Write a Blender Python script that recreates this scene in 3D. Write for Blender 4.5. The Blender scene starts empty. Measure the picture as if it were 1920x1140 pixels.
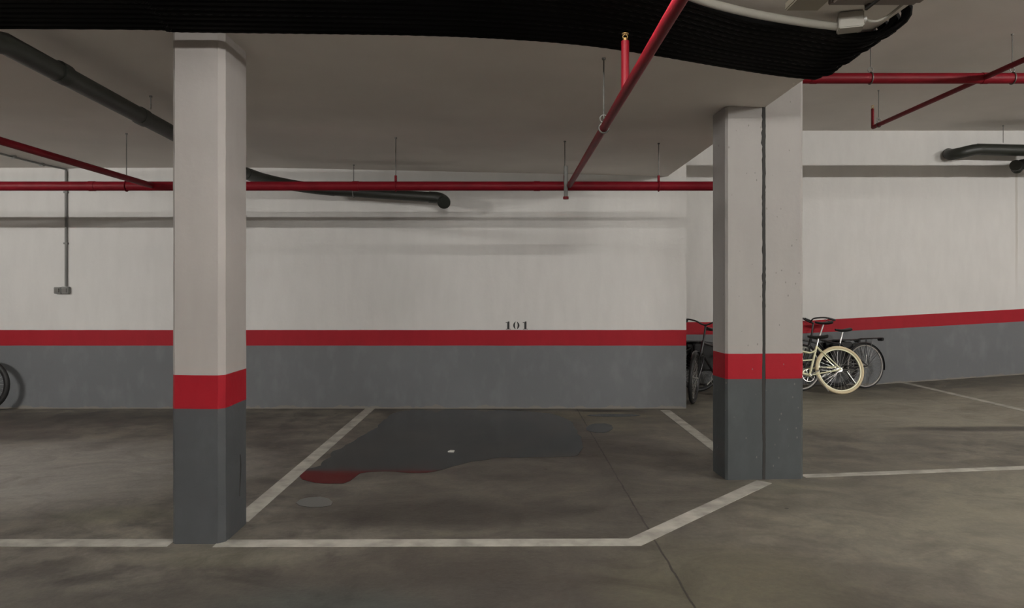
import bpy, bmesh, math, random
from mathutils import Vector, Matrix, noise
random.seed(4)
C = bpy.context.scene.collection
S = bpy.context.scene
PI = math.pi
F = 1330.0                      # focal length in pixels of the 1920 wide frame
VX, VY, CZ = 950.0, 545.0, 1.5  # vanishing point, eye height

# ------------------------------------------------------------ camera, world, exposure
cam = bpy.data.cameras.new('camera'); co = bpy.data.objects.new('camera', cam); C.objects.link(co)
co.location = (0, 0, CZ); co.rotation_euler = (PI/2, 0, 0)
cam.sensor_width = 36; cam.lens = F/1920*36
cam.shift_x = (960-VX)/1920; cam.shift_y = (VY-570)/1920
cam.clip_start = 0.02; cam.clip_end = 100
S.camera = co
w = bpy.data.worlds.new('world'); S.world = w; w.use_nodes = True
w.node_tree.nodes['Background'].inputs[0].default_value = (0.02, 0.02, 0.02, 1)
w.node_tree.nodes['Background'].inputs[1].default_value = 0.3
S.view_settings.view_transform = 'Standard'; S.view_settings.look = 'None'
S.view_settings.gamma = 1; S.view_settings.use_curve_mapping = False
S.view_settings.exposure = 1.94
# lamps: (x, y, z, half length, emission strength)
LAMPS = [(-0.1, 2.60, 2.925, .60, 75), (-7.1, 2.95, 2.89, .60, 450), (6.8, 2.0, 3.856, .60, 560),
         (-4.4, -2.2, 2.94, .60, 90), (1.0, -2.0, 2.95, .60, 350), (5.6, -2.2, 3.96, .60, 40), (10.8, 2.0, 3.856, .60, 640)]

def G(px, py, z=0.0):           # point of the plane at height z seen at a pixel
    Y = (CZ - z)*F/(py-VY); return Vector(((px-VX)*Y/F, Y, z))
def rampz(x): return 0.068*max(0.0, x-5.8)
def ceilz(x): return 3.0 - 0.0215*(x-0.0)*1.0 if x > -3 else 3.0645
# ------------------------------------------------------------ materials
def mat(name, col=(.5,.5,.5), rough=.5, metal=0.0, spec=.5, emit=None, nz=None, bump=None):
    m = bpy.data.materials.new(name); m.use_nodes = True; t = m.node_tree; b = t.nodes['Principled BSDF']
    b.inputs['Base Color'].default_value = (*col, 1); b.inputs['Roughness'].default_value = rough
    b.inputs['Metallic'].default_value = metal; b.inputs['Specular IOR Level'].default_value = spec
    if emit: b.inputs['Emission Color'].default_value = (*emit[0], 1); b.inputs['Emission Strength'].default_value = emit[1]
    if nz:
        sc, amt = nz; n = node(t, 'ShaderNodeTexNoise'); n.inputs['Scale'].default_value = sc; n.inputs['Detail'].default_value = 5
        t.links.new(geo(t), n.inputs['Vector'])
        r = ramp(t, n.outputs['Fac'], [(.3, tuple(c*(1-amt) for c in col)), (.7, tuple(min(1, c*(1+amt)) for c in col))])
        t.links.new(r, b.inputs['Base Color'])
    if bump:
        n = node(t, 'ShaderNodeTexNoise'); n.inputs['Scale'].default_value = bump[0]; t.links.new(geo(t), n.inputs['Vector'])
        bp = node(t, 'ShaderNodeBump'); bp.inputs['Strength'].default_value = bump[1]; bp.inputs['Distance'].default_value = .01
        t.links.new(n.outputs['Fac'], bp.inputs['Height']); t.links.new(bp.outputs[0], b.inputs['Normal'])
    return m
def node(t, ty, **k):
    n = t.nodes.new(ty)
    for a, v in k.items(): setattr(n, a, v)
    return n
def geo(t): return node(t, 'ShaderNodeNewGeometry').outputs['Position']
def ramp(t, fac, stops, interp='LINEAR'):
    r = node(t, 'ShaderNodeValToRGB'); r.color_ramp.interpolation = interp; e = r.color_ramp.elements
    while len(e) < len(stops): e.new(.5)
    for el, (p, c) in zip(e, stops):
        el.position = p; el.color = (*c, 1) if len(c) == 3 else c
    if fac is not None: t.links.new(fac, r.inputs[0])
    return r.outputs[0]
def m1(t, op, a, b=None, c=None, clamp=False):
    n = node(t, 'ShaderNodeMath', operation=op); n.use_clamp = clamp
    for i, v in enumerate((a, b, c)):
        if v is None: continue
        if isinstance(v, (int, float)): n.inputs[i].default_value = v
        else: t.links.new(v, n.inputs[i])
    return n.outputs[0]
def mixc(t, f, a, b, mode='MIX'):
    n = node(t, 'ShaderNodeMix', data_type='RGBA', blend_type=mode)
    for s, v in ((n.inputs[0], f), (n.inputs[6], a), (n.inputs[7], b)):
        if isinstance(v, (int, float)): s.default_value = v
        elif isinstance(v, tuple): s.default_value = (*v, 1)
        else: t.links.new(v, s)
    return n.outputs[2]
def noi(t, vec, sc, det=4, rough=.55, dist=0):
    n = node(t, 'ShaderNodeTexNoise'); n.inputs['Scale'].default_value = sc; n.inputs['Detail'].default_value = det
    n.inputs['Roughness'].default_value = rough; n.inputs['Distortion'].default_value = dist
    t.links.new(vec, n.inputs['Vector']); return n.outputs['Fac']
def scaled(t, vec, s, off=(0,0,0)):
    n = node(t, 'ShaderNodeMapping'); n.inputs['Scale'].default_value = s; n.inputs['Location'].default_value = off
    t.links.new(vec, n.inputs['Vector']); return n.outputs[0]

WHITE = (.60, .588, .568); RED = (.31, .003, .012); GREY = (.135, .14, .145)
def band_mat(name, white=WHITE, red=RED, grey=GREY, x0=None, pits=.0, drip=False, foot=True):
    m = bpy.data.materials.new(name); m.use_nodes = True; t = m.node_tree; b = t.nodes['Principled BSDF']
    P = geo(t); sep = node(t, 'ShaderNodeSeparateXYZ'); t.links.new(P, sep.inputs[0]); X, Y, Z = sep.outputs
    if x0 is not None:
        Z2 = m1(t, 'SUBTRACT', Z, m1(t, 'MULTIPLY', m1(t, 'MAXIMUM', m1(t, 'SUBTRACT', X, x0), 0.0), .0545))
        Zf = m1(t, 'SUBTRACT', Z, m1(t, 'MULTIPLY', m1(t, 'MAXIMUM', m1(t, 'SUBTRACT', X, 5.8), 0.0), .068))
    else: Z2 = Z; Zf = Z
    wob = m1(t, 'MULTIPLY', m1(t, 'SUBTRACT', noi(t, P, 3.0, 2), .5), .008)
    Zw = m1(t, 'ADD', Z2, wob)
    red_up = m1(t, 'GREATER_THAN', Zw, .80); wh_up = m1(t, 'GREATER_THAN', Zw, 1.0)
    big = noi(t, P, .8, 3); fine = noi(t, scaled(t, P, (1, 1, .25)), 9, 5)
    wv = mixc(t, big, tuple(c*.93 for c in white), tuple(min(1, c*1.05) for c in white))
    wv = mixc(t, ramp(t, fine, [(.35, (0,0,0)), (.8, (.35,)*3)]), wv, tuple(c*.8 for c in white))
    gv = mixc(t, big, tuple(c*.86 for c in grey), tuple(c*1.12 for c in grey))
    gv = mixc(t, ramp(t, noi(t, scaled(t, P, (1, 1, .5)), 6, 6), [(.5, (0,0,0)), (.75, (.5,)*3)]), gv, tuple(c*1.35 for c in grey))
    rv = mixc(t, fine, tuple(c*.85 for c in red), tuple(c*1.1 for c in red))
    col = mixc(t, red_up, gv, rv); col = mixc(t, wh_up, col, wv)
    if foot:      # chipped mortar and dirt along the foot
        fn = noi(t, P, 5, 5); fh = m1(t, 'MULTIPLY', m1(t, 'SUBTRACT', fn, .36), .16)
        dirt = m1(t, 'LESS_THAN', Zf, fh)
        col = mixc(t, m1(t, 'MULTIPLY', dirt, .55), col, (.21, .185, .15))
        col = mixc(t, m1(t, 'LESS_THAN', Zf, .008), col, (.22, .20, .17))
    if pits > 0:
        v = node(t, 'ShaderNodeTexVoronoi'); v.inputs['Scale'].default_value = 22; t.links.new(scaled(t, P, (1, 1, .6)), v.inputs['Vector'])
        keep = m1(t, 'GREATER_THAN', noi(t, P, 5, 2), .53)
        dot = m1(t, 'MULTIPLY', m1(t, 'LESS_THAN', v.outputs['Distance'], .12), keep)
        col = mixc(t, m1(t, 'MULTIPLY', dot, pits), col, (.16, .15, .14))
    if drip:
        dx = m1(t, 'ABSOLUTE', m1(t, 'SUBTRACT', X, m1(t, 'ADD', 8.12, m1(t, 'MULTIPLY', m1(t, 'SUBTRACT', noi(t, P, 2, 2), .5), .03))))
        core = m1(t, 'MULTIPLY', m1(t, 'LESS_THAN', dx, .018), m1(t, 'LESS_THAN', Z, 3.45))
        fade = m1(t, 'MULTIPLY', core, m1(t, 'MULTIPLY', m1(t, 'SUBTRACT', Z, 1.3, clamp=True), .5), clamp=True)
        col = mixc(t, m1(t, 'MULTIPLY', fade, .6), col, (.20, .15, .08))
    t.links.new(col, b.inputs['Base Color']); b.inputs['Roughness'].default_value = .62
    b.inputs['Specular IOR Level'].default_value = .3
    bp = node(t, 'ShaderNodeBump'); bp.inputs['Strength'].default_value = .25; bp.inputs['Distance'].default_value = .01
    t.links.new(noi(t, P, 14, 5), bp.inputs['Height']); t.links.new(bp.outputs[0], b.inputs['Normal'])
    return m
M = {}
M['wall'] = band_mat('painted_wall')
M['wall_far'] = band_mat('painted_far_wall', x0=4.37, drip=True)
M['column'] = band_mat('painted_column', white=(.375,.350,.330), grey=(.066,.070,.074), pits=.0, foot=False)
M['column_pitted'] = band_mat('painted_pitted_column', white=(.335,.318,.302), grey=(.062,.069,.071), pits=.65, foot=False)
M['ceiling'] = mat('ceiling_plaster', (.70,.66,.62), .8, spec=.2, nz=(1.1, .06), bump=(9, .2))
M['redpipe'] = mat('red_pipe_paint', (.155, .004, .010), .5, spec=.18, nz=(6, .15))
M['black'] = mat('black_ribbed_plastic', (.0028,.0028,.003), .6, spec=.12)
M['drain'] = mat('dark_green_grey_pvc', (.022,.024,.019), .45, nz=(5,.12))
M['steel'] = mat('zinc_steel', (.13,.125,.115), .5, metal=.6)
M['greyplastic'] = mat('grey_plastic', (.16,.16,.15), .5)
M['lightplastic'] = mat('pale_plastic', (.30,.285,.25), .5)
M['beige'] = mat('beige_plastic', (.30,.27,.21), .55)
M['housing'] = mat('lamp_housing', (.17,.14,.12), .5)
M['whitehousing'] = mat('white_lamp_housing', (.7,.7,.68), .5)
M['line'] = mat('white_floor_paint', (.36,.345,.305), .7, nz=(7,.28), spec=.25)
M['digit'] = mat('black_stencil_paint', (.015,.015,.014), .6)
M['sealant'] = mat('dark_sealant', (.025,.024,.022), .8)
M['rubber'] = mat('black_rubber', (.012,.012,.012), .6)
M['cream_rubber'] = mat('cream_rubber', (.62,.52,.33), .6)
M['cream'] = mat('cream_paint', (.66,.64,.42), .3)
M['silver'] = mat('polished_alloy', (.62,.62,.60), .28, metal=.9)
M['bikeblack'] = mat('black_enamel', (.012,.012,.013), .3)
M['brass'] = mat('brass', (.35,.22,.08), .4, metal=.9)
M['redlens'] = mat('red_lens', (.3,.01,.01), .3)
M['chip'] = mat('white_plaster_chip', (.55,.54,.5), .8)

def floor_mat():
    m = bpy.data.materials.new('stained_concrete'); m.use_nodes = True; t = m.node_tree; b = t.nodes['Principled BSDF']
    P = geo(t); sep = node(t, 'ShaderNodeSeparateXYZ'); t.links.new(P, sep.inputs[0]); X, Y, Z = sep.outputs
    a = noi(t, scaled(t, P, (.8, .8, 1)), .9, 6, .6, .6)
    b2 = noi(t, scaled(t, P, (1, 1, 1), (4, 2, 0)), 3.4, 6, .65, .4)
    c2 = noi(t, scaled(t, P, (1.5, 1.0, 1)), 22, 4, .7)
    col = ramp(t, a, [(.30, (.080,.070,.060)), (.46, (.135,.122,.102)), (.60, (.175,.160,.132)), (.78, (.215,.198,.162))])
    col = mixc(t, ramp(t, b2, [(.38, (.75,)*3), (.56, (0,0,0))]), col, (.058,.050,.045))
    col = mixc(t, ramp(t, b2, [(.58, (0,0,0)), (.78, (.5,)*3)]), col, (.19,.175,.13))
    # slabs either side of the joint, warmer dusty concrete to the right
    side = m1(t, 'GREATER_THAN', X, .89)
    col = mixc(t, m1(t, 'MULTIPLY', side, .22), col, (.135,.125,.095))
    jx = m1(t, 'ABSOLUTE', m1(t, 'SUBTRACT', X, m1(t, 'ADD', .89, m1(t, 'MULTIPLY', m1(t, 'SUBTRACT', noi(t, P, 7, 2), .5), .02))))
    # long damp / tyre marks; the wide blots paint lamp light and shade into the colour
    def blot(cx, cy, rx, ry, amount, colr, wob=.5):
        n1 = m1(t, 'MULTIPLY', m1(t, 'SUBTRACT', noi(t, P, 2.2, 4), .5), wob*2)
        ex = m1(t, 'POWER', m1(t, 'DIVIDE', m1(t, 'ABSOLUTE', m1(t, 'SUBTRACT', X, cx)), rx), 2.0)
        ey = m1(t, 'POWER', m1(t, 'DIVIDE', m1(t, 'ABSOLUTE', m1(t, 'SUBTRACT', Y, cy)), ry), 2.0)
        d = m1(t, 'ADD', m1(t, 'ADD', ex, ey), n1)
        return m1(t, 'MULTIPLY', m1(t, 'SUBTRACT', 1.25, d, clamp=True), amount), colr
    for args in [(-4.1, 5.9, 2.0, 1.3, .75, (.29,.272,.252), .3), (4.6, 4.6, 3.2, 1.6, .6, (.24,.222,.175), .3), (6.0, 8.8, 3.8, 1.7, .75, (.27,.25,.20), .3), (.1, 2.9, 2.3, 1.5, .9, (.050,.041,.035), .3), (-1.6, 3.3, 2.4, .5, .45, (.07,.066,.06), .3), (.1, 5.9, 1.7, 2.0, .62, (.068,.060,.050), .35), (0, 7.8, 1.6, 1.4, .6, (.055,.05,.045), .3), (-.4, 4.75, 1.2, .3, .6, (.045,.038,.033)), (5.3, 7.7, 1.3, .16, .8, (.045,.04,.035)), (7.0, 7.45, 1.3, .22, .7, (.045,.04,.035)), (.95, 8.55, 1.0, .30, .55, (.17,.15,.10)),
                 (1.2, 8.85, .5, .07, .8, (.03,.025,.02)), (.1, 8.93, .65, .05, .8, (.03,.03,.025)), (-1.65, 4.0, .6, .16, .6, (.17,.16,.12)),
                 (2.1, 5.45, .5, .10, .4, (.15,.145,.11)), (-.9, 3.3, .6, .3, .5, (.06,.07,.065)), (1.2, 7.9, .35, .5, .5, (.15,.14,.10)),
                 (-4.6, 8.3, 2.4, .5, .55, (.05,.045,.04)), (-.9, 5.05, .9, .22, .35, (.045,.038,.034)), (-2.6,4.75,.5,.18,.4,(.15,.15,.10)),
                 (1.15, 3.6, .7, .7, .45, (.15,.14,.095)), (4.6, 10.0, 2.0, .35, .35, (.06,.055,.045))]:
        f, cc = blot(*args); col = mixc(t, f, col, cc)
    col = mixc(t, .45, col, ramp(t, c2, [(.3, (.38,)*3), (.7, (.62,)*3)]), 'OVERLAY')
    d2 = noi(t, scaled(t, P, (1, 1.6, 1), (9, 1, 0)), 1.7, 7, .68, 1.2)
    col = mixc(t, .8, col, ramp(t, d2, [(.34, (.66, .65, .64)), (.5, (.97,)*3), (.68, (1.25, 1.24, 1.18))]), 'MULTIPLY')
    col = mixc(t, m1(t, 'MULTIPLY', m1(t, 'LESS_THAN', jx, .006), .8), col, (.025,.022,.02))
    # small dark spots
    v = node(t, 'ShaderNodeTexVoronoi'); v.inputs['Scale'].default_value = 2.6; t.links.new(scaled(t, P, (1, 1, .01)), v.inputs['Vector'])
    sp = m1(t, 'MULTIPLY', m1(t, 'LESS_THAN', v.outputs['Distance'], .045), m1(t, 'GREATER_THAN', noi(t, P, 1.3, 2), .52))
    col = mixc(t, m1(t, 'MULTIPLY', sp, .7), col, (.02,.018,.016))
    t.links.new(col, b.inputs['Base Color'])
    t.links.new(m1(t, 'ADD', .42, m1(t, 'MULTIPLY', b2, .3)), b.inputs['Roughness'])
    b.inputs['Specular IOR Level'].default_value = .35
    bp = node(t, 'ShaderNodeBump'); bp.inputs['Strength'].default_value = .25; bp.inputs['Distance'].default_value = .01
    t.links.new(noi(t, P, 30, 5), bp.inputs['Height']); t.links.new(bp.outputs[0], b.inputs['Normal'])
    return m
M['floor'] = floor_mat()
M['puddle'] = mat('water_on_concrete', (.030,.030,.028), .045, spec=.7)
pt = M['puddle'].node_tree; pb = pt.nodes['Principled BSDF']; pb.inputs['IOR'].default_value = 1.38
pn = noi(pt, scaled(pt, geo(pt), (1, 1.4, 1)), 1.3, 5, .6, .8)
pt.links.new(ramp(pt, pn, [(.35, (.020,.024,.024)), (.55, (.034,.030,.026)), (.75, (.06,.054,.042))]), pb.inputs['Base Color'])
pt.links.new(ramp(pt, pn, [(.35, (.03,)*3), (.6, (.07,)*3), (.8, (.22,)*3)]), pb.inputs['Roughness'])

# ------------------------------------------------------------ mesh helpers
def obj(name, bm, m=None, parent=None, smooth=False, label=None):
    bmesh.ops.recalc_face_normals(bm, faces=bm.faces)
    me = bpy.data.meshes.new(name); bm.to_mesh(me); bm.free()
    if m: me.materials.append(M[m])
    if smooth:
        for p in me.polygons: p.use_smooth = True
        try: me.set_sharp_from_angle(angle=math.radians(40))
        except Exception: pass
    o = bpy.data.objects.new(name, me); C.objects.link(o)
    if parent: o.parent = parent
    if label: o['label'] = label
    return o
def thing(name, label, cat, loc=(0,0,0), rot=(0,0,0), group=None):
    o = bpy.data.objects.new(name, None); C.objects.link(o); o.location = loc; o.rotation_euler = rot
    o.empty_display_size = .1
    return tag(o, label, cat, group)
def tag(o, label, cat, group=None):
    o['label'] = label; o['category'] = cat
    if group: o['group'] = group
    return o
def struct(o): o['kind'] = 'structure'; return o
def BM(): return bmesh.new()
def add_box(bm, a, b, bev=0):
    r = bmesh.ops.create_cube(bm, size=1)
    for v in r['verts']:
        v.co = Vector([(a[i]+b[i])/2 + v.co[i]*(b[i]-a[i]) for i in range(3)])
    if bev:
        es = list({e for v in r['verts'] for e in v.link_edges})
        bmesh.ops.bevel(bm, geom=es, offset=bev, segments=2, affect='EDGES')
    return bm
def add_poly_prism(bm, pts, z0, z1, zf=None):   # outline in xy, extruded in z
    lo = [bm.verts.new((x, y, (zf(x) if zf else 0)+z0)) for x, y in pts]; hi = [bm.verts.new((x, y, (zf(x) if zf else 0)+z1)) for x, y in pts]
    n = len(pts); bm.faces.new(hi); bm.faces.new(lo[::-1])
    for i in range(n): bm.faces.new((lo[i], lo[(i+1) % n], hi[(i+1) % n], hi[i]))
    return bm
def smooth_path(pts, step):
    # Catmull-Rom resample
    P = [Vector(p) for p in pts]; out = []
    for i in range(len(P)-1):
        p0 = P[i-1] if i else P[i]*2-P[i+1]; p1, p2 = P[i], P[i+1]; p3 = P[i+2] if i+2 < len(P) else P[i+1]*2-P[i]
        n = max(1, int((p2-p1).length/step))
        for k in range(n):
            u = k/n
            out.append(.5*((2*p1)+(p2-p0)*u+(2*p0-5*p1+4*p2-p3)*u*u+(3*p1-p0-3*p2+p3)*u**3))
    out.append(P[-1]); return out
def add_tube(bm, pts, r, seg=12, closed=False, caps=True, rf=None):
    P = [Vector(p) for p in pts]; n = len(P); rings = []; up = None
    for i in range(n):
        if closed: d = (P[(i+1) % n]-P[i-1]).normalized()
        else: d = ((P[min(i+1, n-1)]-P[i]).normalized() + (P[i]-P[max(i-1, 0)]).normalized()); d.normalize()
        if up is None:
            up = Vector((0,0,1)) if abs(d.z) < .9 else Vector((0,1,0))
        s = d.cross(up).normalized(); up = s.cross(d).normalized()
        rr = rf(i) if rf else r
        # mitre widening
        rings.append([bm.verts.new(P[i]+(s*math.cos(2*PI*k/seg)+up*math.sin(2*PI*k/seg))*rr) for k in range(seg)])
    m = n if closed else n-1
    for i in range(m):
        a, b = rings[i], rings[(i+1) % n]
        for k in range(seg): bm.faces.new((a[k], a[(k+1) % seg], b[(k+1) % seg], b[k]))
    if caps and not closed:
        bm.faces.new(rings[0][::-1]); bm.faces.new(rings[-1])
    return bm
def cyl(bm, a, b, r, seg=14): return add_tube(bm, [a, b], r, seg)
def ringpts(c, R, n, a0=0, a1=2*PI, plane='xz', closed=True):
    out = []
    for k in range(n if closed else n+1):
        a = a0+(a1-a0)*k/n; u, v = R*math.cos(a), R*math.sin(a)
        out.append(Vector(c)+(Vector((u,0,v)) if plane == 'xz' else Vector((u,v,0)) if plane == 'xy' else Vector((0,u,v))))
    return out

# ------------------------------------------------------------ setting
X0, X1, YB = -11.0, 14.0, -7.0
EDGE = 2.05; WY = 9.03; FY = 11.3; CH = 4.05
bm = BM(); xs = [X0, -6, -3, 0, 2, 4, 5.6, 5.8, 6, 8, 10, X1]; ys = [YB, 0, 5, FY+.3]
g = [[bm.verts.new((x, y, rampz(x))) for y in ys] for x in xs]
gl = [[bm.verts.new((x, y, -.3)) for y in ys] for x in xs]
for i in range(len(xs)-1):
    for j in range(len(ys)-1):
        bm.faces.new((g[i][j], g[i+1][j], g[i+1][j+1], g[i][j+1])); bm.faces.new((gl[i][j], gl[i][j+1], gl[i+1][j+1], gl[i+1][j]))
floor = struct(obj('floor', bm, 'floor'))
bm = BM(); add_box(bm, (X0, WY, 0), (2.29, FY+.3, CH), 0)
bmesh.ops.bevel(bm, geom=[e for e in bm.edges if all(v.co.x > 2 and v.co.y < 10 for v in e.verts)], offset=.012, segments=2, affect='EDGES')
wall_back = struct(obj('wall_back', bm, 'wall'))
bm = BM(); add_box(bm, (2.29, FY, -.1), (X1, FY+.3, CH)); struct(obj('wall_recess', bm, 'wall_far'))
bm = BM(); add_box(bm, (X0-.2, YB, 0), (X0, WY, 3.3)); struct(obj('wall_left', bm, 'wall'))
bm = BM(); add_box(bm, (X1, YB, 0), (X1+.2, FY+.3, CH)); struct(obj('wall_right', bm, 'wall'))
bm = BM(); add_box(bm, (X0, YB-.2, 0), (X1, YB, CH)); struct(obj('wall_front', bm, 'wall'))
bm = BM()
prof = [(X0, ceilz(X0)), (-3, ceilz(-3)), (EDGE, ceilz(EDGE)), (EDGE, CH), (X0, CH)]
lo = [bm.verts.new((x, YB, z)) for x, z in prof]; hi = [bm.verts.new((x, WY, z)) for x, z in prof]
bm.faces.new(lo); bm.faces.new(hi[::-1])
for i in range(5): bm.faces.new((lo[i], lo[(i+1) % 5], hi[(i+1) % 5], hi[i]))
struct(obj('ceiling', bm, 'ceiling'))
bm = BM(); add_box(bm, (EDGE-.2, YB, CH), (X1, FY+.3, CH+.25)); struct(obj('ceiling', bm, 'ceiling'))

# painted floor lines (parts of the floor)
def line(pts, wd=.12):
    bm = BM(); P = [Vector((p[0], p[1], 0)) for p in pts]; L = []; R = []
    for i, p in enumerate(P):
        d1 = (P[min(i+1, len(P)-1)]-P[min(i, len(P)-2)]).normalized(); d0 = (P[max(i, 1)]-P[max(i-1, 0)]).normalized()
        d = (d0+d1).normalized(); nrm = Vector((-d.y, d.x, 0)); k = wd/2/max(.3, nrm.dot(Vector((-d1.y, d1.x, 0))))
        for lst, s in ((L, 1), (R, -1)):
            q = p+nrm*k*s; lst.append((q.x, q.y))
    add_poly_prism(bm, L+R[::-1], .0005, .0030, rampz)
    return obj('painted_line', bm, 'line', floor)
line([(-9, 4.215), (-1.99, 4.215)]); line([(-1.72, 4.205), (.763, 4.225), (2.02, 5.56)])
line([(-1.735, 4.60), (-1.735, 9.02)]); line([(1.985, 5.95), (1.985, 8.88)])
line([(2.39, 5.73), (4.2, 5.98), (5.75, 6.2)], .095); line([(6.32, 6.3), (6.32, 11.28)], .09)
# stencil number on the wall
def digit(kind, px):
    s = 1/147.3; bm = BM(); cx = (px-VX)*s; z0 = CZ-(617.5-VY)*s; h = .100
    def poly(p):
        f = [bm.verts.new((cx+x*h, WY-.0022, z0+z*h)) for x, z in p]; b_ = [bm.verts.new((cx+x*h, WY-.0002, z0+z*h)) for x, z in p]
        bm.faces.new(f); bm.faces.new(b_[::-1]); n = len(p)
        for i in range(n): bm.faces.new((f[i], f[(i+1) % n], b_[(i+1) % n], b_[i]))
    if kind == '1':
        poly([(-.13, .06), (.15, .06), (.15, 1.0), (.02, 1.0), (-.13, .93)]); poly([(-.34, .84), (-.16, .84), (-.16, .93), (-.34, .90)])
        poly([(-.30, 0), (.32, 0), (.32, .055), (-.30, .055)])
    else:
        for sg in (-1, 1):
            A = [(sg*(.07+.33*math.sin(PI*(i/12))**.7), 1-i/12) for i in range(13)]; B = [(sg*.07+sg*.10*math.sin(PI*(i/12)), i/12) for i in range(1, 12)]
            poly(A+B)
    return obj('painted_digit', bm, 'digit', wall_back)
digit('1', 953); digit('0', 968); digit('1', 985)

# ------------------------------------------------------------ columns
def chamfer_block(bm, p0, ux, uy, wx, wy, z0, z1, ch):
    # ch = chamfers at corners front-left, front-right, back-right, back-left
    c = [(0,0),(wx,0),(wx,wy),(0,wy)]; d = [((0,1),(1,0)),((-1,0),(0,1)),((0,-1),(-1,0)),((1,0),(0,-1))]; pts = []
    for (x, y), (a, b), k in zip(c, d, ch):
        for q in (a, b):
            X_, Y_ = x+q[0]*k, y+q[1]*k; v = p0+ux*X_+uy*Y_; pts.append((v.x, v.y))
            if k == 0: break
    nz = max(2, int((z1-z0)/.1)); rings = []
    for i in range(nz+1):
        z = z0+(z1-z0)*i/nz
        rings.append([bm.verts.new((x+random.uniform(-1,1)*.0012, y+random.uniform(-1,1)*.0008, z)) for x, y in pts])
    n = len(pts)
    for a, b in zip(rings, rings[1:]):
        for k in range(n): bm.faces.new((a[k], a[(k+1) % n], b[(k+1) % n], b[k]))
    bm.faces.new(rings[0][::-1]); bm.faces.new(rings[-1])
ux, uy = Vector((1,0,0)), Vector((0,1,0))
bm = BM(); chamfer_block(bm, Vector((-1.983, 4.20, 0)), ux, uy, .306, .385, 0, ceilz(-1.8), (.018,.033,.02,.02))
c1 = tag(obj('column', bm, 'column'), 'slim square concrete column with red band, left of the bay marked 101', 'column')
# scuff of black rubber on its right face
bm = BM(); pts = []
for i in range(15):
    u = i/14; yy = 4.42+.06*math.cos(u*2.3)-.10*(1-u)*.2+.07*u; pts.append((yy, .47-.26*u))
L = [(y-.010*math.sin(PI*i/14)-.001, z) for i, (y, z) in enumerate(pts)]; R_ = [(y+.004, z) for y, z in pts]
f = [bm.verts.new((-1.6745, y, z)) for y, z in L+R_[::-1]]; b_ = [bm.verts.new((-1.6775, y, z)) for y, z in L+R_[::-1]]
bm.faces.new(f); bm.faces.new(b_[::-1])
for i in range(len(f)): bm.faces.new((f[i], f[(i+1) % len(f)], b_[(i+1) % len(f)], b_[i]))
obj('scuff_mark', bm, 'sealant', c1)
a = math.radians(3.5); ux2 = Vector((math.cos(a), math.sin(a), 0)); uy2 = Vector((-math.sin(a), math.cos(a), 0)); p2 = Vector((1.735, 5.615, 0))
c2 = thing('column', 'wide twin concrete column split by a dark vertical crack, bicycles behind it', 'column', p2)
def loc(o):  # children keep world coordinates baked relative to the empty
    o.location = -Vector(c2.location); return o
def half(name, off, wd, z1, ch):
    bm = BM(); chamfer_block(bm, p2+ux2*off, ux2, uy2, wd, .30, 0, z1, ch); return loc(obj(name, bm, 'column_pitted', c2))
half('column_half', 0, .298, ceilz(2.0), (.018,0,0,.01)); half('column_half', .322, .316, CH, (0,.028,.01,0))
bm = BM(); n = 150; fr = []; bk = []
for i in range(n+1):
    z = CH*i/n; wz = .003 if z < 1.35 else .010
    c = .310+.004*noise.noise(Vector((z*2, 0, 0))); l = c-.013-abs(noise.noise(Vector((z*14, 3, 0))))*wz*2; r = c+.010+abs(noise.noise(Vector((z*17, 9, 0))))*wz
    q = [p2+ux2*l-uy2*.0015, p2+ux2*r-uy2*.0015, p2+ux2*r+uy2*.29, p2+ux2*l+uy2*.29]
    q[0] = p2+ux2*l-uy2*.0015; fr.append([bm.verts.new((v.x, v.y, z)) for v in q])
for A, B in zip(fr, fr[1:]):
    for k in range(4): bm.faces.new((A[k], A[(k+1) % 4], B[(k+1) % 4], B[k]))
bm.faces.new(fr[0][::-1]); bm.faces.new(fr[-1]); loc(obj('joint_filler', bm, 'sealant', c2))

# ------------------------------------------------------------ puddles
def puddle(outline, label, jitter=.0):
    bm = BM(); P = smooth_path([(p.x, p.y, 0) for p in outline+[outline[0]]], .06)[:-1]
    pts = [(p.x+jitter*noise.noise(p*6), p.y+jitter*2*noise.noise(p*5+Vector((7,0,0)))) for p in P]
    add_poly_prism(bm, pts, .0004, .0028, rampz); return tag(obj('puddle', bm, 'puddle'), label, 'puddle')
puddle([G(*p) for p in [(628,846),(600,872),(560,886),(568,898),(590,906),(645,906),(668,892),(690,884),(740,886),(816,884),(880,868),(940,858),(1060,857),(1092,842),(1078,800),(1040,778),(950,770),(760,770),(700,806)]],
       'large dark puddle in the middle of the bay reflecting the wall', .03)
def blob(px, py, rx, ry): return [G(px+rx*math.cos(k*PI/5), py+ry*math.sin(k*PI/5)) for k in range(10)]
puddle(blob(589, 943, 34, 11), 'small round puddle just in front of the large puddle', .02)
puddle(blob(1124, 803, 26, 9), 'small puddle right of the large puddle, below the wall', .02)
puddle(blob(1150, 779, 52, 2.5), 'thin wet streak along the foot of the wall', .01)
bm = BM(); p = G(846, 847); add_poly_prism(bm, [(p.x-.03, p.y-.02), (p.x+.025, p.y-.03), (p.x+.03, p.y+.02), (p.x-.01, p.y+.03)], .003, .010)
tag(obj('plaster_chip', bm, 'chip'), 'tiny white chip lying in the large puddle', 'chip')

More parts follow.
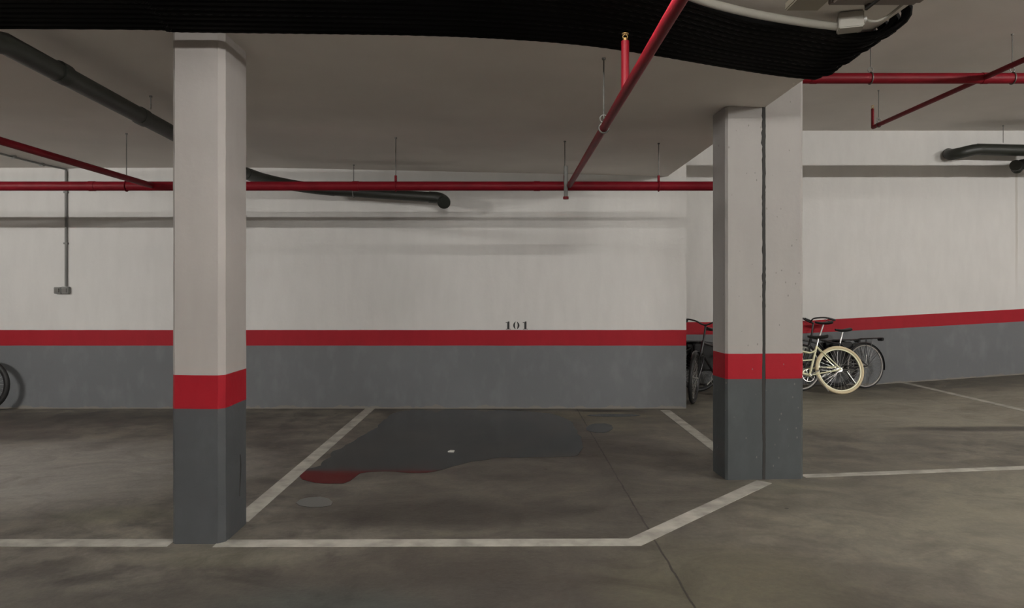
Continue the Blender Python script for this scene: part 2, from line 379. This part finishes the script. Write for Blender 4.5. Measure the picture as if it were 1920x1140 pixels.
# ------------------------------------------------------------ red sprinkler pipes
PY, ZL, ZR = 7.05, 2.539, 3.61
sp = thing('sprinkler_pipe', 'red sprinkler pipework hung from the ceiling on thin rods', 'pipe', (0, PY, 0))
def part(name, bm, m, parent=sp, smooth=True, label=None):
    o = obj(name, bm, m, parent, smooth, label)
    if parent.type == 'EMPTY': o.location = -Vector(parent.location)
    return o
def hanger(x, y, zp, rp, zc, parent=sp, ringm='steel', drop=0):
    bm = BM(); cyl(bm, (x, y, zp+rp+.03), (x, y, zc), .0045, 8); cyl(bm, (x, y, zc-.012), (x, y, zc), .012, 10)
    h = part('hanger_rod', bm, 'steel', parent)
    return h
def ring(x, y, zp, rp, axis, h, big=False, m='steel'):
    bm = BM(); pl = 'yz' if axis == 'x' else 'xz'
    add_tube(bm, ringpts((x, y, zp), rp+.005, 22, plane=pl), .006, 6, closed=True)
    if big:
        add_tube(bm, ringpts((x, y, zp+rp+.032), .024, 14, plane='xz'), .0055, 6, closed=True)
    else:
        cyl(bm, (x, y, zp+rp), (x, y, zp+rp+.06), .013, 10)
    return obj('clamp', bm, m, h, True)
R = .046
bm = BM(); cyl(bm, (-10.9, PY, ZL), (2.47, PY, ZL), R, 24); part('main_pipe', bm, 'redpipe')
bm = BM(); cyl(bm, (2.5, PY, ZR), (12, PY, ZR), R+.006, 24); part('main_pipe', bm, 'redpipe')
bm = BM(); add_tube(bm, smooth_path([(2.44, PY, ZL), (2.5, PY, ZL+.03), (2.52, PY, ZL+.1), (2.52, PY, ZR-.1), (2.54, PY, ZR-.03), (2.6, PY, ZR)], .03), R, 20); part('riser', bm, 'redpipe')
for px in (185, 600, 1640): # couplings
    pass
for x, z in ((-4.12, ZL), (-1.5, ZL), (.3, ZL), (3.05, ZR), (4.75, ZR)):
    bm = BM(); rr = (R if z == ZL else R+.006)+.004; cyl(bm, (x-.03, PY, z), (x+.03, PY, z), rr, 24); part('coupling', bm, 'redpipe')
# branches
XB = .62
bm = BM(); cyl(bm, (XB, PY, ZL), (XB, -3, ZL), .026, 18); part('branch_pipe', bm, 'redpipe')
bm = BM(); cyl(bm, (-3.51, PY, ZL), (-3.51, -2, ZL), .028, 18); part('branch_pipe', bm, 'redpipe')
bm = BM(); cyl(bm, (4.73, 9.16, ZR), (4.73, 3, ZR), .026, 18); part('branch_pipe', bm, 'redpipe')
def sprinkler(x, y, z0, z1, r=.016):
    bm = BM(); cyl(bm, (x, y, z0), (x, y, z1-.04), r, 12); u = part('upright_pipe', bm, 'redpipe')
    bm = BM(); cyl(bm, (x, y, z1-.045), (x, y, z1-.025), .012, 10); cyl(bm, (x, y, z1-.004), (x, y, z1), .018, 12)
    for s in (-1, 1): add_tube(bm, [(x+s*.010, y, z1-.026), (x+s*.013, y, z1-.015), (x+s*.003, y, z1-.004)], .0025, 6)
    part('sprinkler_head', bm, 'brass')
sprinkler(XB, 3.71, ZL, 2.845, .021); sprinkler(4.72, 9.15, ZR, 3.885, .018)
bm = BM(); add_tube(bm, [(XB-.035, PY-.04, ZL-.11), (XB-.035, PY-.04, ZL+.19)], .020, 12); part('drop_pipe', bm, 'greyplastic')
bm = BM(); cyl(bm, (XB-.035, PY-.04, ZL-.135), (XB-.035, PY-.04, ZL-.11), .028, 12); part('drop_cap', bm, 'redpipe')
def xs_(px, y=PY): return (px-VX)*y/F
for px in (742, 1059, 1235, 237):
    x = xs_(px); h = hanger(x, PY, ZL, R, ceilz(x)); ring(x, PY, ZL, R, 'x', h, m='redpipe')
for px in (1632, 1898):
    x = xs_(px); h = hanger(x, PY, ZR, R+.025, CH); ring(x, PY, ZR, R+.006, 'x', h, True)
x = XB; h = hanger(x, 4.53, ZL, .03, ceilz(x)); ring(x, 4.53, ZL, .026, 'y', h, True)
h = hanger(4.73, 9.02, ZR, .03, CH); ring(4.73, 9.02, ZR, .026, 'y', h, True)

# ------------------------------------------------------------ dark drain pipes
dr = thing('drain_pipe', 'thick dark drain pipe sloping under the ceiling behind the left column', 'pipe', (-2.85, 6, 0))
pth = [(-2.86, 1.5, 2.870), (-2.86, 3.88, 2.872), (-2.86, 4.04, 2.908), (-2.85, 6.05, 2.845), (-2.82, 7.70, 2.765)]
bm = BM(); add_tube(bm, pth, .062, 22); part('pipe_run', bm, 'drain', dr)
bm = BM(); add_tube(bm, smooth_path([(-2.82, 7.66, 2.767), (-2.75, 8.0, 2.76), (-2.60, 8.3, 2.75), (-2.35, 8.55, 2.735), (-2.1, 8.66, 2.72)], .05), .066, 20); part('elbow', bm, 'drain', dr)
bm = BM(); add_tube(bm, [(-2.12, 8.66, 2.722), (-.86, 8.68, 2.64)], .062, 20); part('pipe_run', bm, 'drain', dr)
bm = BM(); add_tube(bm, smooth_path([(-.95, 8.68, 2.645), (-.84, 8.68, 2.635), (-.77, 8.66, 2.60), (-.76, 8.60, 2.575)], .02), .070, 20)
cyl(bm, (-.76, 8.61, 2.582), (-.758, 8.575, 2.560), .078, 20); part('elbow', bm, 'drain', dr)
for y, z in ((4.55, 2.897), (5.55, 2.863), (7.4, 2.78)):
    bm = BM(); cyl(bm, (-2.855, y-.045, z), (-2.855, y+.045, z-.003), .069, 22); part('collar', bm, 'drain', dr)
h = hanger(-2.85, 5.68, 2.86, .062, ceilz(-2.85), dr)
h = hanger(-1.87, 8.67, 2.70, .062, ceilz(-1.87), dr); bm = BM(); add_tube(bm, ringpts((-1.87, 8.67, 2.705), .066, 20, plane='yz'), .008, 6, closed=True); obj('clamp', bm, 'greyplastic', h, True)
dr2 = thing('drain_pipe', 'grey drain pipe with bent end high on the right wall', 'pipe', (8, 10.9, 0))
Yp = 10.95
def W(px, py, y): return ((px-VX)*y/F, y, CZ-(py-VY)*y/F)
bm = BM(); add_tube(bm, [W(1832, 280, Yp), W(1920, 282, Yp), (8.2, Yp, W(1920, 282, Yp)[2])], .088, 22); part('pipe_run', bm, 'drain', dr2)
bm = BM(); add_tube(bm, smooth_path([W(1845, 280, Yp), W(1826, 281, Yp), W(1800, 287, Yp+.06), W(1783, 290, Yp+.2), W(1778, 288, FY+.01)], .05), .086, 20); part('elbow', bm, 'drain', dr2)
xx = W(1881, 281, Yp); hanger(xx[0], Yp, xx[2], .08, CH, dr2)
dr3 = thing('drain_pipe', 'black pipe elbow at the right edge above a brown drip stain', 'pipe', (8.5, 10.8, 0))
bm = BM(); add_tube(bm, smooth_path([W(1907, 316, 11.05), W(1908, 311, 10.95), W(1925, 307, 10.92), W(1960, 304, 10.92), W(2100, 300, 10.95)], .06), .08, 20); part('pipe_run', bm, 'rubber', dr3)
bm = BM(); cyl(bm, W(1907, 311, 10.95), W(1907, 322, 11.0), .055, 18); cyl(bm, W(1904.5, 310, 10.83), W(1905.5, 311, 10.96), .082, 20); part('elbow', bm, 'drain', dr3)

# ------------------------------------------------------------ conduit and sockets on the left wall
cx = xs_(125.5, WY)
cd = thing('conduit', 'thin grey conduit running down the left wall from the ceiling', 'conduit', (cx, WY, 0))
bm = BM(); add_tube(bm, [(cx, WY-.018, 1.555), (cx, WY-.018, ceilz(cx)-.05)], .0155, 12); part('conduit_tube', bm, 'greyplastic', cd)
bm = BM(); add_tube(bm, smooth_path([(cx, WY-.018, ceilz(cx)-.06), (cx-.0, WY-.03, ceilz(cx)-.022), (cx-.04, WY-.12, ceilz(cx)-.018), (cx-.1, WY-.6, ceilz(cx)-.018), (cx-.12, 7.0, ceilz(cx)-.018), (cx-.1, 3.5, ceilz(cx)-.018)], .06), .012, 10); part('conduit_tube', bm, 'greyplastic', cd)
for y in (8.7, 8.2, 7.5):
    bm = BM(); add_box(bm, (cx-.135, y-.02, ceilz(cx)-.036), (cx-.075, y+.02, ceilz(cx)), .004); part('clip', bm, 'greyplastic', cd)
for z in (2.75, 2.1):
    bm = BM(); add_box(bm, (cx-.026, WY-.036, z-.012), (cx+.026, WY, z+.012), .003); part('clip', bm, 'greyplastic', cd)
sb = thing('socket_box', 'small grey double socket box at the end of the wall conduit', 'socket', (cx-.04, WY, 1.5))
zc = CZ-(544.5-VY)/147.3
x0, x1 = xs_(105.5, WY), xs_(133, WY)
bm = BM(); add_box(bm, (x0, WY-.055, zc-.042), (x0+.088, WY, zc+.042), .006); part('box', bm, 'greyplastic', sb)
bm = BM(); add_box(bm, (x0+.094, WY-.055, zc-.042), (x1, WY, zc+.046), .006); part('box', bm, 'greyplastic', sb)
for xa in (x0+.044, x0+.14):
    bm = BM(); add_box(bm, (xa-.028, WY-.066, zc-.026), (xa+.028, WY-.05, zc+.026), .004); part('cover', bm, 'steel', sb)

# ------------------------------------------------------------ bundle of black cables under the ceiling
far = [(-10.5, 3.86), (-2.78, 3.90), (-1.78, 3.95), (-.6, 4.0), (0, 4.06), (.47, 4.15), (.91, 4.305), (1.36, 4.50), (1.75, 4.65), (2.0, 4.72)]
near = [(-10.5, 3.16), (-2.78, 3.18), (-1.6, 3.20), (-.6, 3.23), (0, 3.30), (.50, 3.40), (.90, 3.56), (1.29, 3.78), (1.62, 3.88), (2.0, 3.98)]
cb = thing('cable_bundle', 'wide flat bundle of black ribbed cables bending under the ceiling', 'cables', (0, 3.6, 0))
N = 24
for k in range(N):
    u = k/(N-1); r = .0175
    pts = []
    for (fx, fy), (nx, ny) in zip(far, near):
        x = nx+(fx-nx)*u; y = ny+(fy-ny)*u; pts.append((x, y, 2.962-.015*max(0, x)-.008*(k % 2)+.005*noise.noise(Vector((x*1.3, k, 0)))))
    pts[-1] = (1.97+.03*math.sin(k*1.7), pts[-1][1], pts[-1][2])
    lx, ly, lz = pts[-1]; tipx = EDGE+.03+.02*math.sin(k*2.1)+(.02 if k % 3 == 0 else 0)
    pts += [(tipx, ly-.05-.12*(1-u), lz-.01), (tipx+.008, ly-.10-.17*(1-u), lz+.05), (EDGE-.03, ly-.11-.18*(1-u), lz+.12)]
    P = smooth_path(pts, .0125 if False else .03)
    bm = BM(); add_tube(bm, P, r, 8, rf=lambda i, r=r: r*(1.0 if i % 2 else .90)); part('cable', bm, 'black', cb)

# ------------------------------------------------------------ electrical fittings beside the bundle
cd2 = thing('conduit', 'pale grey conduit curving beside the black cable bundle', 'conduit', (1.3, 3.6, 2.9))
def on(px, py, z): Y = (z-CZ)*F/(VY-py); return ((px-VX)*Y/F, Y, z)
bm = BM(); add_tube(bm, smooth_path([(-.6, 3.10, 2.93), on(1180, -60, 2.93), on(1300, -5, 2.92), on(1400, 23, 2.91), on(1500, 41, 2.905), on(1572, 50, 2.905)], .05), .021, 14); part('conduit_tube', bm, 'lightplastic', cd2)
bx = on(1594, 47, 2.90)
eb = thing('junction_box', 'small pale box with cable glands on the ceiling beside the black cables', 'box', (bx[0], bx[1], 2.9))
rot = math.radians(-18)
def turned(bm):
    bmesh.ops.rotate(bm, verts=bm.verts, cent=(bx[0], bx[1], bx[2]), matrix=Matrix.Rotation(rot, 3, 'Z')); return bm
bm = BM(); add_box(bm, (bx[0]-.060, bx[1]-.05, bx[2]-.028), (bx[0]+.060, bx[1]+.05, ceilz(2)), .005); part('box', turned(bm), 'lightplastic', eb, False)
for s in (-1, 0, 1):
    bm = BM(); cyl(bm, (bx[0]+.055, bx[1]+s*.030, bx[2]+.015), (bx[0]+.075, bx[1]+s*.030, bx[2]+.015), .011, 10); part('cable_gland', turned(bm), 'whitehousing', eb)
bm = BM(); add_tube(bm, smooth_path([(bx[0]+.07, bx[1]-.03, bx[2]+.015), (bx[0]+.11, bx[1]-.05, bx[2]+.0), (bx[0]+.16, bx[1]-.07, bx[2]+.02), (bx[0]+.20, bx[1]-.14, ceilz(2)-.003)], .02), .007, 8); part('cable', bm, 'lightplastic', eb)
b0 = on(1512, 10, 2.93)
bm = BM(); add_box(bm, (b0[0]-.085, b0[1]-.11, 2.925), (b0[0]+.085, b0[1]+.06, ceilz(1.5)), .006)
tag(obj('junction_box', bm, 'beige'), 'larger square beige box on the ceiling at the top edge', 'box')
h0 = thing('trunking', 'brown cable trunking under the ceiling at the top edge', 'trunking', (1.8, 3.5, 2.9))
bm = BM(); add_box(bm, (1.61, 3.42, 2.918), (2.04, 3.50, ceilz(1.5)), .004); part('channel', bm, 'housing', h0, False)
bm = BM(); add_box(bm, (1.61, 3.52, 2.930), (2.04, 3.555, ceilz(1.5)), .004); part('channel', bm, 'housing', h0, False)
bm = BM(); add_box(bm, (1.80, 3.40, 2.910), (1.815, 3.57, 2.960), .002); part('bracket', bm, 'sealant', h0, False)

# ------------------------------------------------------------ fluorescent lamps (out of frame above and behind)
for i, (x, y, z, hl, st) in enumerate(LAMPS):
    zc = CH if x > EDGE else ceilz(x)
    place = ['over the front of the middle bay', 'far left over the bays', 'over the aisle on the right', 'behind the camera on the left', 'behind the camera in the middle', 'behind the camera on the right', 'far right over the ramp'][i]
    lp = thing('fluorescent_lamp', 'white fluorescent batten lamp hanging '+place, 'lamp', (x, y, z))
    bm = BM(); add_box(bm, (x-hl-.03, y-.03, z+.018), (x+hl+.03, y+.03, z+.055), .004)
    for s in (-1, 1): add_box(bm, (x+s*(hl+.012)-.012, y-.02, z-.016), (x+s*(hl+.012)+.012, y+.02, z+.02))
    if zc-z > .06:
        for s in (-1, 1): cyl(bm, (x+s*hl*.7, y, z+.05), (x+s*hl*.7, y, zc), .004, 6)
    part('housing', bm, 'whitehousing', lp, False)
    M['t%d' % i] = mat('lamp_tube', (.9,.9,.9), .5, emit=((1.0, .975, .93), st))
    bm = BM(); cyl(bm, (x-hl, y, z), (x+hl, y, z), .013, 12); part('tube', bm, 't%d' % i, lp)

# ------------------------------------------------------------ bicycles
def wheel(parent, c, R, tr, tire, rim, spokes=32, steer=0, name='wheel', disc=False):
    wz = bpy.data.objects.new(name, None)
    bm = BM(); add_tube(bm, ringpts((0,0,0), R-tr, 56), tr, 10, closed=True)
    t = obj('tire', bm, tire, None, True); t.name = name
    t.parent = parent; t.location = c; t.rotation_euler = (0, 0, steer)
    bm = BM(); n = 56
    prof = [(R-2*tr+.004, -.010), (R-2*tr+.004, .010), (R-2*tr-.012, .009), (R-2*tr-.016, 0), (R-2*tr-.012, -.009)]
    rr = [[bm.verts.new((q*math.cos(2*PI*k/n), y, q*math.sin(2*PI*k/n))) for q, y in prof] for k in range(n)]
    for k in range(n):
        A, B = rr[k], rr[(k+1) % n]
        for j in range(5): bm.faces.new((A[j], A[(j+1) % 5], B[(j+1) % 5], B[j]))
    obj('rim', bm, rim, t, True)
    bm = BM()
    for k in range(spokes):
        s = 1 if k % 2 else -1; a = 2*PI*k/spokes; b = a+(.9 if (k//2) % 2 else -.9)
        cyl(bm, (.02*math.cos(b), s*.028, .02*math.sin(b)), ((R-2*tr-.01)*math.cos(a), 0, (R-2*tr-.01)*math.sin(a)), .0013, 5)
    obj('spokes', bm, 'silver', t)
    bm = BM(); cyl(bm, (0,-.045,0), (0,.045,0), .014, 12); cyl(bm, (0,-.032,0), (0,-.027,0), .03, 16); cyl(bm, (0,.027,0), (0,.032,0), .03, 16); cyl(bm, (0,-.06,0), (0,.06,0), .006, 8)
    obj('hub', bm, 'silver', t, True)
    return t
def bicycle(label, rear, heading, lean=0, R=.345, tr=.018, tire='rubber', rim='silver', paint='bikeblack', wb=1.06, sh=.92, hh=1.05, step=False,
            rack=False, fender=None, steer=0, flat=False, guard=False, group=None, bags=False, seatlen=.26, sx=0.0):
    b = thing('bicycle', label, 'bicycle', rear, (lean, 0, heading), group)
    ra, fa = Vector((0,0,R)), Vector((wb,0,R)); bb = Vector((.44+sx, 0, .275)); sc = Vector((.30+sx, 0, .70)); ht = Vector((wb-.20, 0, .83)); hb = Vector((wb-.145, 0, .66))
    wheel(b, ra, R, tr, tire, rim, name='rear_wheel'); 
    fw = wheel(b, fa, R, tr, tire, rim, steer=steer, name='front_wheel')
    bm = BM(); cyl(bm, bb, sc, .016); cyl(bm, hb, ht, .019)
    if step:
        add_tube(bm, smooth_path([ht+Vector((0,.02,-.05)), (wb-.42, .022, .66), (.40, .024, .60), sc+Vector((.01,.018,-.04))], .05), .011, 10)
        add_tube(bm, smooth_path([ht+Vector((0,-.02,-.05)), (wb-.42, -.022, .66), (.40, -.024, .60), sc+Vector((.01,-.018,-.04))], .05), .011, 10)
        add_tube(bm, smooth_path([hb+Vector((0,0,.03)), (wb-.35, 0, .43), (.62, 0, .33), bb], .05), .018, 12)
        add_tube(bm, smooth_path([(wb-.36,0,.46), (.6,0,.48), (.37,0,.50)], .05), .010, 10)
    else:
        cyl(bm, sc-Vector((0,0,.02)), ht-Vector((0,0,.035)), .015); cyl(bm, bb, hb+Vector((0,0,.03)), .018)
    for s in (-1, 1):
        cyl(bm, bb+Vector((-.02, s*.025, 0)), ra+Vector((0, s*.062, 0)), .009, 10); cyl(bm, sc+Vector((-.005, s*.014, -.015)), ra+Vector((0, s*.062, 0)), .008, 10)
    cyl(bm, bb+Vector((0,-.036,0)), bb+Vector((0,.036,0)), .022)
    obj('frame', bm, paint, b, True)
    # fork turns with the steering
    Rm = Matrix.Rotation(steer, 3, 'Z')
    def st(v): return fa+Rm@(Vector(v)-fa)
    bm = BM(); crown = hb+Vector((.012,0,-.02))
    for s in (-1, 1):
        add_tube(bm, [crown, crown+Rm@Vector((.01, s*.05, -.02)), crown.lerp(fa, .6)+Rm@Vector((-.012, s*.055, 0)), fa+Rm@Vector((0, s*.055, 0))], .0105, 10)
    cyl(bm, crown+Vector((0,0,-.01)), crown+Vector((-.004,0,.03)), .02); obj('fork', bm, paint, b, True)
    top = Vector((ht.x-.035, 0, hh))
    bm = BM(); cyl(bm, ht, top-Vector((0,0,.02)), .013); cyl(bm, top-Vector((0,0,.02)), top+Rm@Vector((.06,0,0)), .014)
    bc = top+Rm@Vector((.06, 0, 0))
    if flat: hp = [bc+Rm@Vector(v) for v in ((-.03,-.20,.02), (0,-.10,.01), (0,0,0), (0,.10,.01), (-.03,.20,.02))]
    else: hp = [bc+Rm@Vector(v) for v in ((-.22,-.28,.02), (-.08,-.25,.06), (.02,-.12,.05), (.0,0,0), (.02,.12,.05), (-.08,.25,.06), (-.22,.28,.02))]
    add_tube(bm, smooth_path(hp, .03), .011, 10); hbar = obj('handlebar', bm, 'silver' if paint == 'cream' else 'bikeblack', b, True)
    for e0, e1 in ((hp[0], hp[1]), (hp[-1], hp[-2])):
        bm = BM(); cyl(bm, e0, e0.lerp(e1, .75 if not flat else .6), .016); obj('grip', bm, 'rubber', hbar, True)
        bm = BM(); mdl = e0.lerp(e1, .8); add_tube(bm, [mdl, mdl+Vector((.05,0,-.02)), mdl+(e0-e1)*.5+Vector((.05,0,-.035))], .005, 6); obj('brake_lever', bm, 'bikeblack', hbar, True)
    # saddle
    d = (sc-bb).normalized(); sp_ = sc+d*((sh-.05-sc.z)/d.z)
    bm = BM(); cyl(bm, sc-d*.05, sp_, .0125); obj('seat_post', bm, 'silver', b, True)
    bm = BM(); L = []; n = 12
    for i in range(n+1):
        u = i/n; x = sp_.x-.13+seatlen*u; wdt = .078*(1-u)**.6*math.sin(min(1, u*5+.35)*PI/2)+.018; zt = sp_.z+.052+.012*(1-u)**2-.012*math.sin(u*PI)
        th = .028+.018*(1-u)
        L.append([bm.verts.new((x, wdt*math.cos(a)*(1.0), zt-th/2+th/2*math.sin(a)*(1 if math.sin(a) > 0 else 1.3))) for a in [2*PI*j/12 for j in range(12)]])
    for A, B in zip(L, L[1:]):
        for j in range(12): bm.faces.new((A[j], A[(j+1) % 12], B[(j+1) % 12], B[j]))
    bm.faces.new(L[0][::-1]); bm.faces.new(L[-1]); obj('saddle', bm, 'rubber', b, True)
    # drivetrain
    bm = BM(); y = -.045
    add_tube(bm, ringpts((bb.x, y, bb.z), .088, 32), .004, 6, closed=True)
    for k in range(5): a = 2*PI*k/5; cyl(bm, (bb.x, y, bb.z), (bb.x+.088*math.cos(a), y, bb.z+.088*math.sin(a)), .005, 6)
    cyl(bm, (bb.x, -.06, bb.z), (bb.x, .06, bb.z), .011); 
    for s, a in ((-1, -.5), (1, PI-.5)):
        cyl(bm, (bb.x, s*.06, bb.z), (bb.x+.17*math.cos(a), s*.075, bb.z+.17*math.sin(a)), .009, 8)
    crk = obj('crankset', bm, 'silver', b, True)
    for s, a in ((-1, -.5), (1, PI-.5)):
        cxp, czp = bb.x+.17*math.cos(a), bb.z+.17*math.sin(a); bm = BM()
        add_box(bm, (cxp-.045, min(s*.08, s*.17), czp-.012), (cxp+.045, max(s*.08, s*.17), czp+.012), .005); obj('pedal', bm, 'rubber', crk)
    bm = BM(); cp = [Vector((0, y, R+.035)), Vector((bb.x, y, bb.z+.088))] ; cq = [Vector((0, y, R-.035)), Vector((bb.x, y, bb.z-.088))]
    for A, B in (cp, cq): cyl(bm, A, B, .004, 6)
    add_tube(bm, ringpts((0, y, R), .036, 20), .004, 6, closed=True); obj('chain', bm, 'greyplastic', b, True)
    if guard:
        bm = BM(); add_tube(bm, [(.02, -.065, R+.05), (bb.x-.02, -.068, bb.z+.10), (bb.x+.09, -.068, bb.z+.05)], .014, 8); obj('chain_guard', bm, paint, b, True)
    if fender:
        for nm, cc, a0, a1, sr, pr in (('rear_fender', ra, .55, 3.35, 0, b), ('front_fender', fa, .9, 3.1, steer, b)):
            bm = BM(); n = 30; L = []
            for i in range(n+1):
                a = a0+(a1-a0)*i/n
                L.append([bm.verts.new(((R+.016-.012*abs(q)**2)*math.cos(a), q*.026, (R+.016-.012*abs(q)**2)*math.sin(a))) for q in (-1,-.5,0,.5,1)]+
                         [bm.verts.new(((R+.013-.012*abs(q)**2)*math.cos(a), q*.026, (R+.013-.012*abs(q)**2)*math.sin(a))) for q in (1,.5,0,-.5,-1)])
            for A, B in zip(L, L[1:]):
                for j in range(10): bm.faces.new((A[j], A[(j+1) % 10], B[(j+1) % 10], B[j]))
            for s in (-1, 1): cyl(bm, (0, s*.05, 0), ((R+.012)*math.cos(a0+1.9 if nm[0] == 'r' else a1-.5), s*.02, (R+.012)*math.sin(a0+1.9 if nm[0] == 'r' else a1-.5)), .0025, 6)
            o = obj(nm, bm, fender, pr, True); o.location = cc; o.rotation_euler = (0, 0, sr)
    if rack:
        bm = BM(); z = 2*R+.065
        for s in (-1, 1):
            add_tube(bm, [(.22, s*.03, z-.02), (.05, s*.055, z), (-.28, s*.055, z+.01)], .006, 8); cyl(bm, (-.10, s*.055, z), (0, s*.068, R), .005, 8); cyl(bm, (.02, s*.055, z), (0, s*.068, R), .004, 8)
        for x in (-.28, -.16, -.05, .05): cyl(bm, (x, -.055, z+.003), (x, .055, z+.003), .005, 8)
        for s in (-1,0,1): cyl(bm, (.05, s*.02, z+.008), (-.28, s*.02, z+.012), .006, 8)
        rk = obj('rear_rack', bm, 'bikeblack', b, True)
        bm = BM(); add_box(bm, (-.335, -.05, z-.035), (-.285, .05, z+.02), .01); obj('rear_light', bm, 'bikeblack', rk)
    if bags:
        for s in (-1, 1):
            bm = BM(); add_box(bm, (-.20, min(s*.07, s*.14), 2*R-.36), (.17, max(s*.07, s*.14), 2*R+.05), .035); bg = obj('pannier_bag', bm, 'rubber', b, True)
            bm = BM(); add_box(bm, (-.17, min(s*.135, s*.15), 2*R-.12), (.14, max(s*.135, s*.15), 2*R+.045), .008); obj('flap', bm, 'bikeblack', bg, True)
    # kickstand
    bm = BM(); cyl(bm, (.36, .03, .27), (.24, .12, .03), .007, 8); obj('kickstand', bm, 'silver', b, True)
    return b
bicycle('cream bicycle with cream tyres leaning in front of the black ones', (4.86, 10.28, 0), PI-.02, lean=math.radians(13), R=.352, tr=.022, tire='cream_rubber', rim='cream', paint='cream', sh=.86, hh=1.03, step=True, guard=True, wb=1.05, fender=None, seatlen=.28)
bicycle('black bicycle with silver rims, rear rack and mudguards, rightmost in the group', (5.52, 10.90, 0), PI+.26, lean=math.radians(3), R=.345, tr=.014, rack=True, fender='bikeblack', wb=1.14, sh=.92, hh=1.03, sx=.14)
bicycle('black bicycle standing closest to the recessed wall, saddle highest of all', (5.16, 11.08, 0), PI, lean=0.0, R=.33, tr=.022, rim='bikeblack', sh=1.02, hh=1.06, flat=True, wb=1.04, rack=True, bags=True)
bicycle('dark bicycle in the gap with its front wheel turned out by the wall corner', (3.23, 10.2, 0), PI+.80, lean=math.radians(-3), R=.345, tr=.026, rim='bikeblack', fender='bikeblack', steer=.35, wb=1.08, sh=.95, hh=1.04)
bicycle('black bicycle with bags in the gap behind the one at the wall corner', (2.86, 10.55, 0), .25, lean=math.radians(3), R=.34, tr=.026, rim='bikeblack', fender='bikeblack', wb=1.04, sh=.95, hh=1.06, flat=True, rack=True, bags=True)
bicycle('black bicycle with thick tyres against the wall at the left edge', (-6.50, 8.80, 0), PI, lean=0.0, R=.335, tr=.029, rim='bikeblack', wb=1.06, sh=.9, hh=1.0, flat=True)
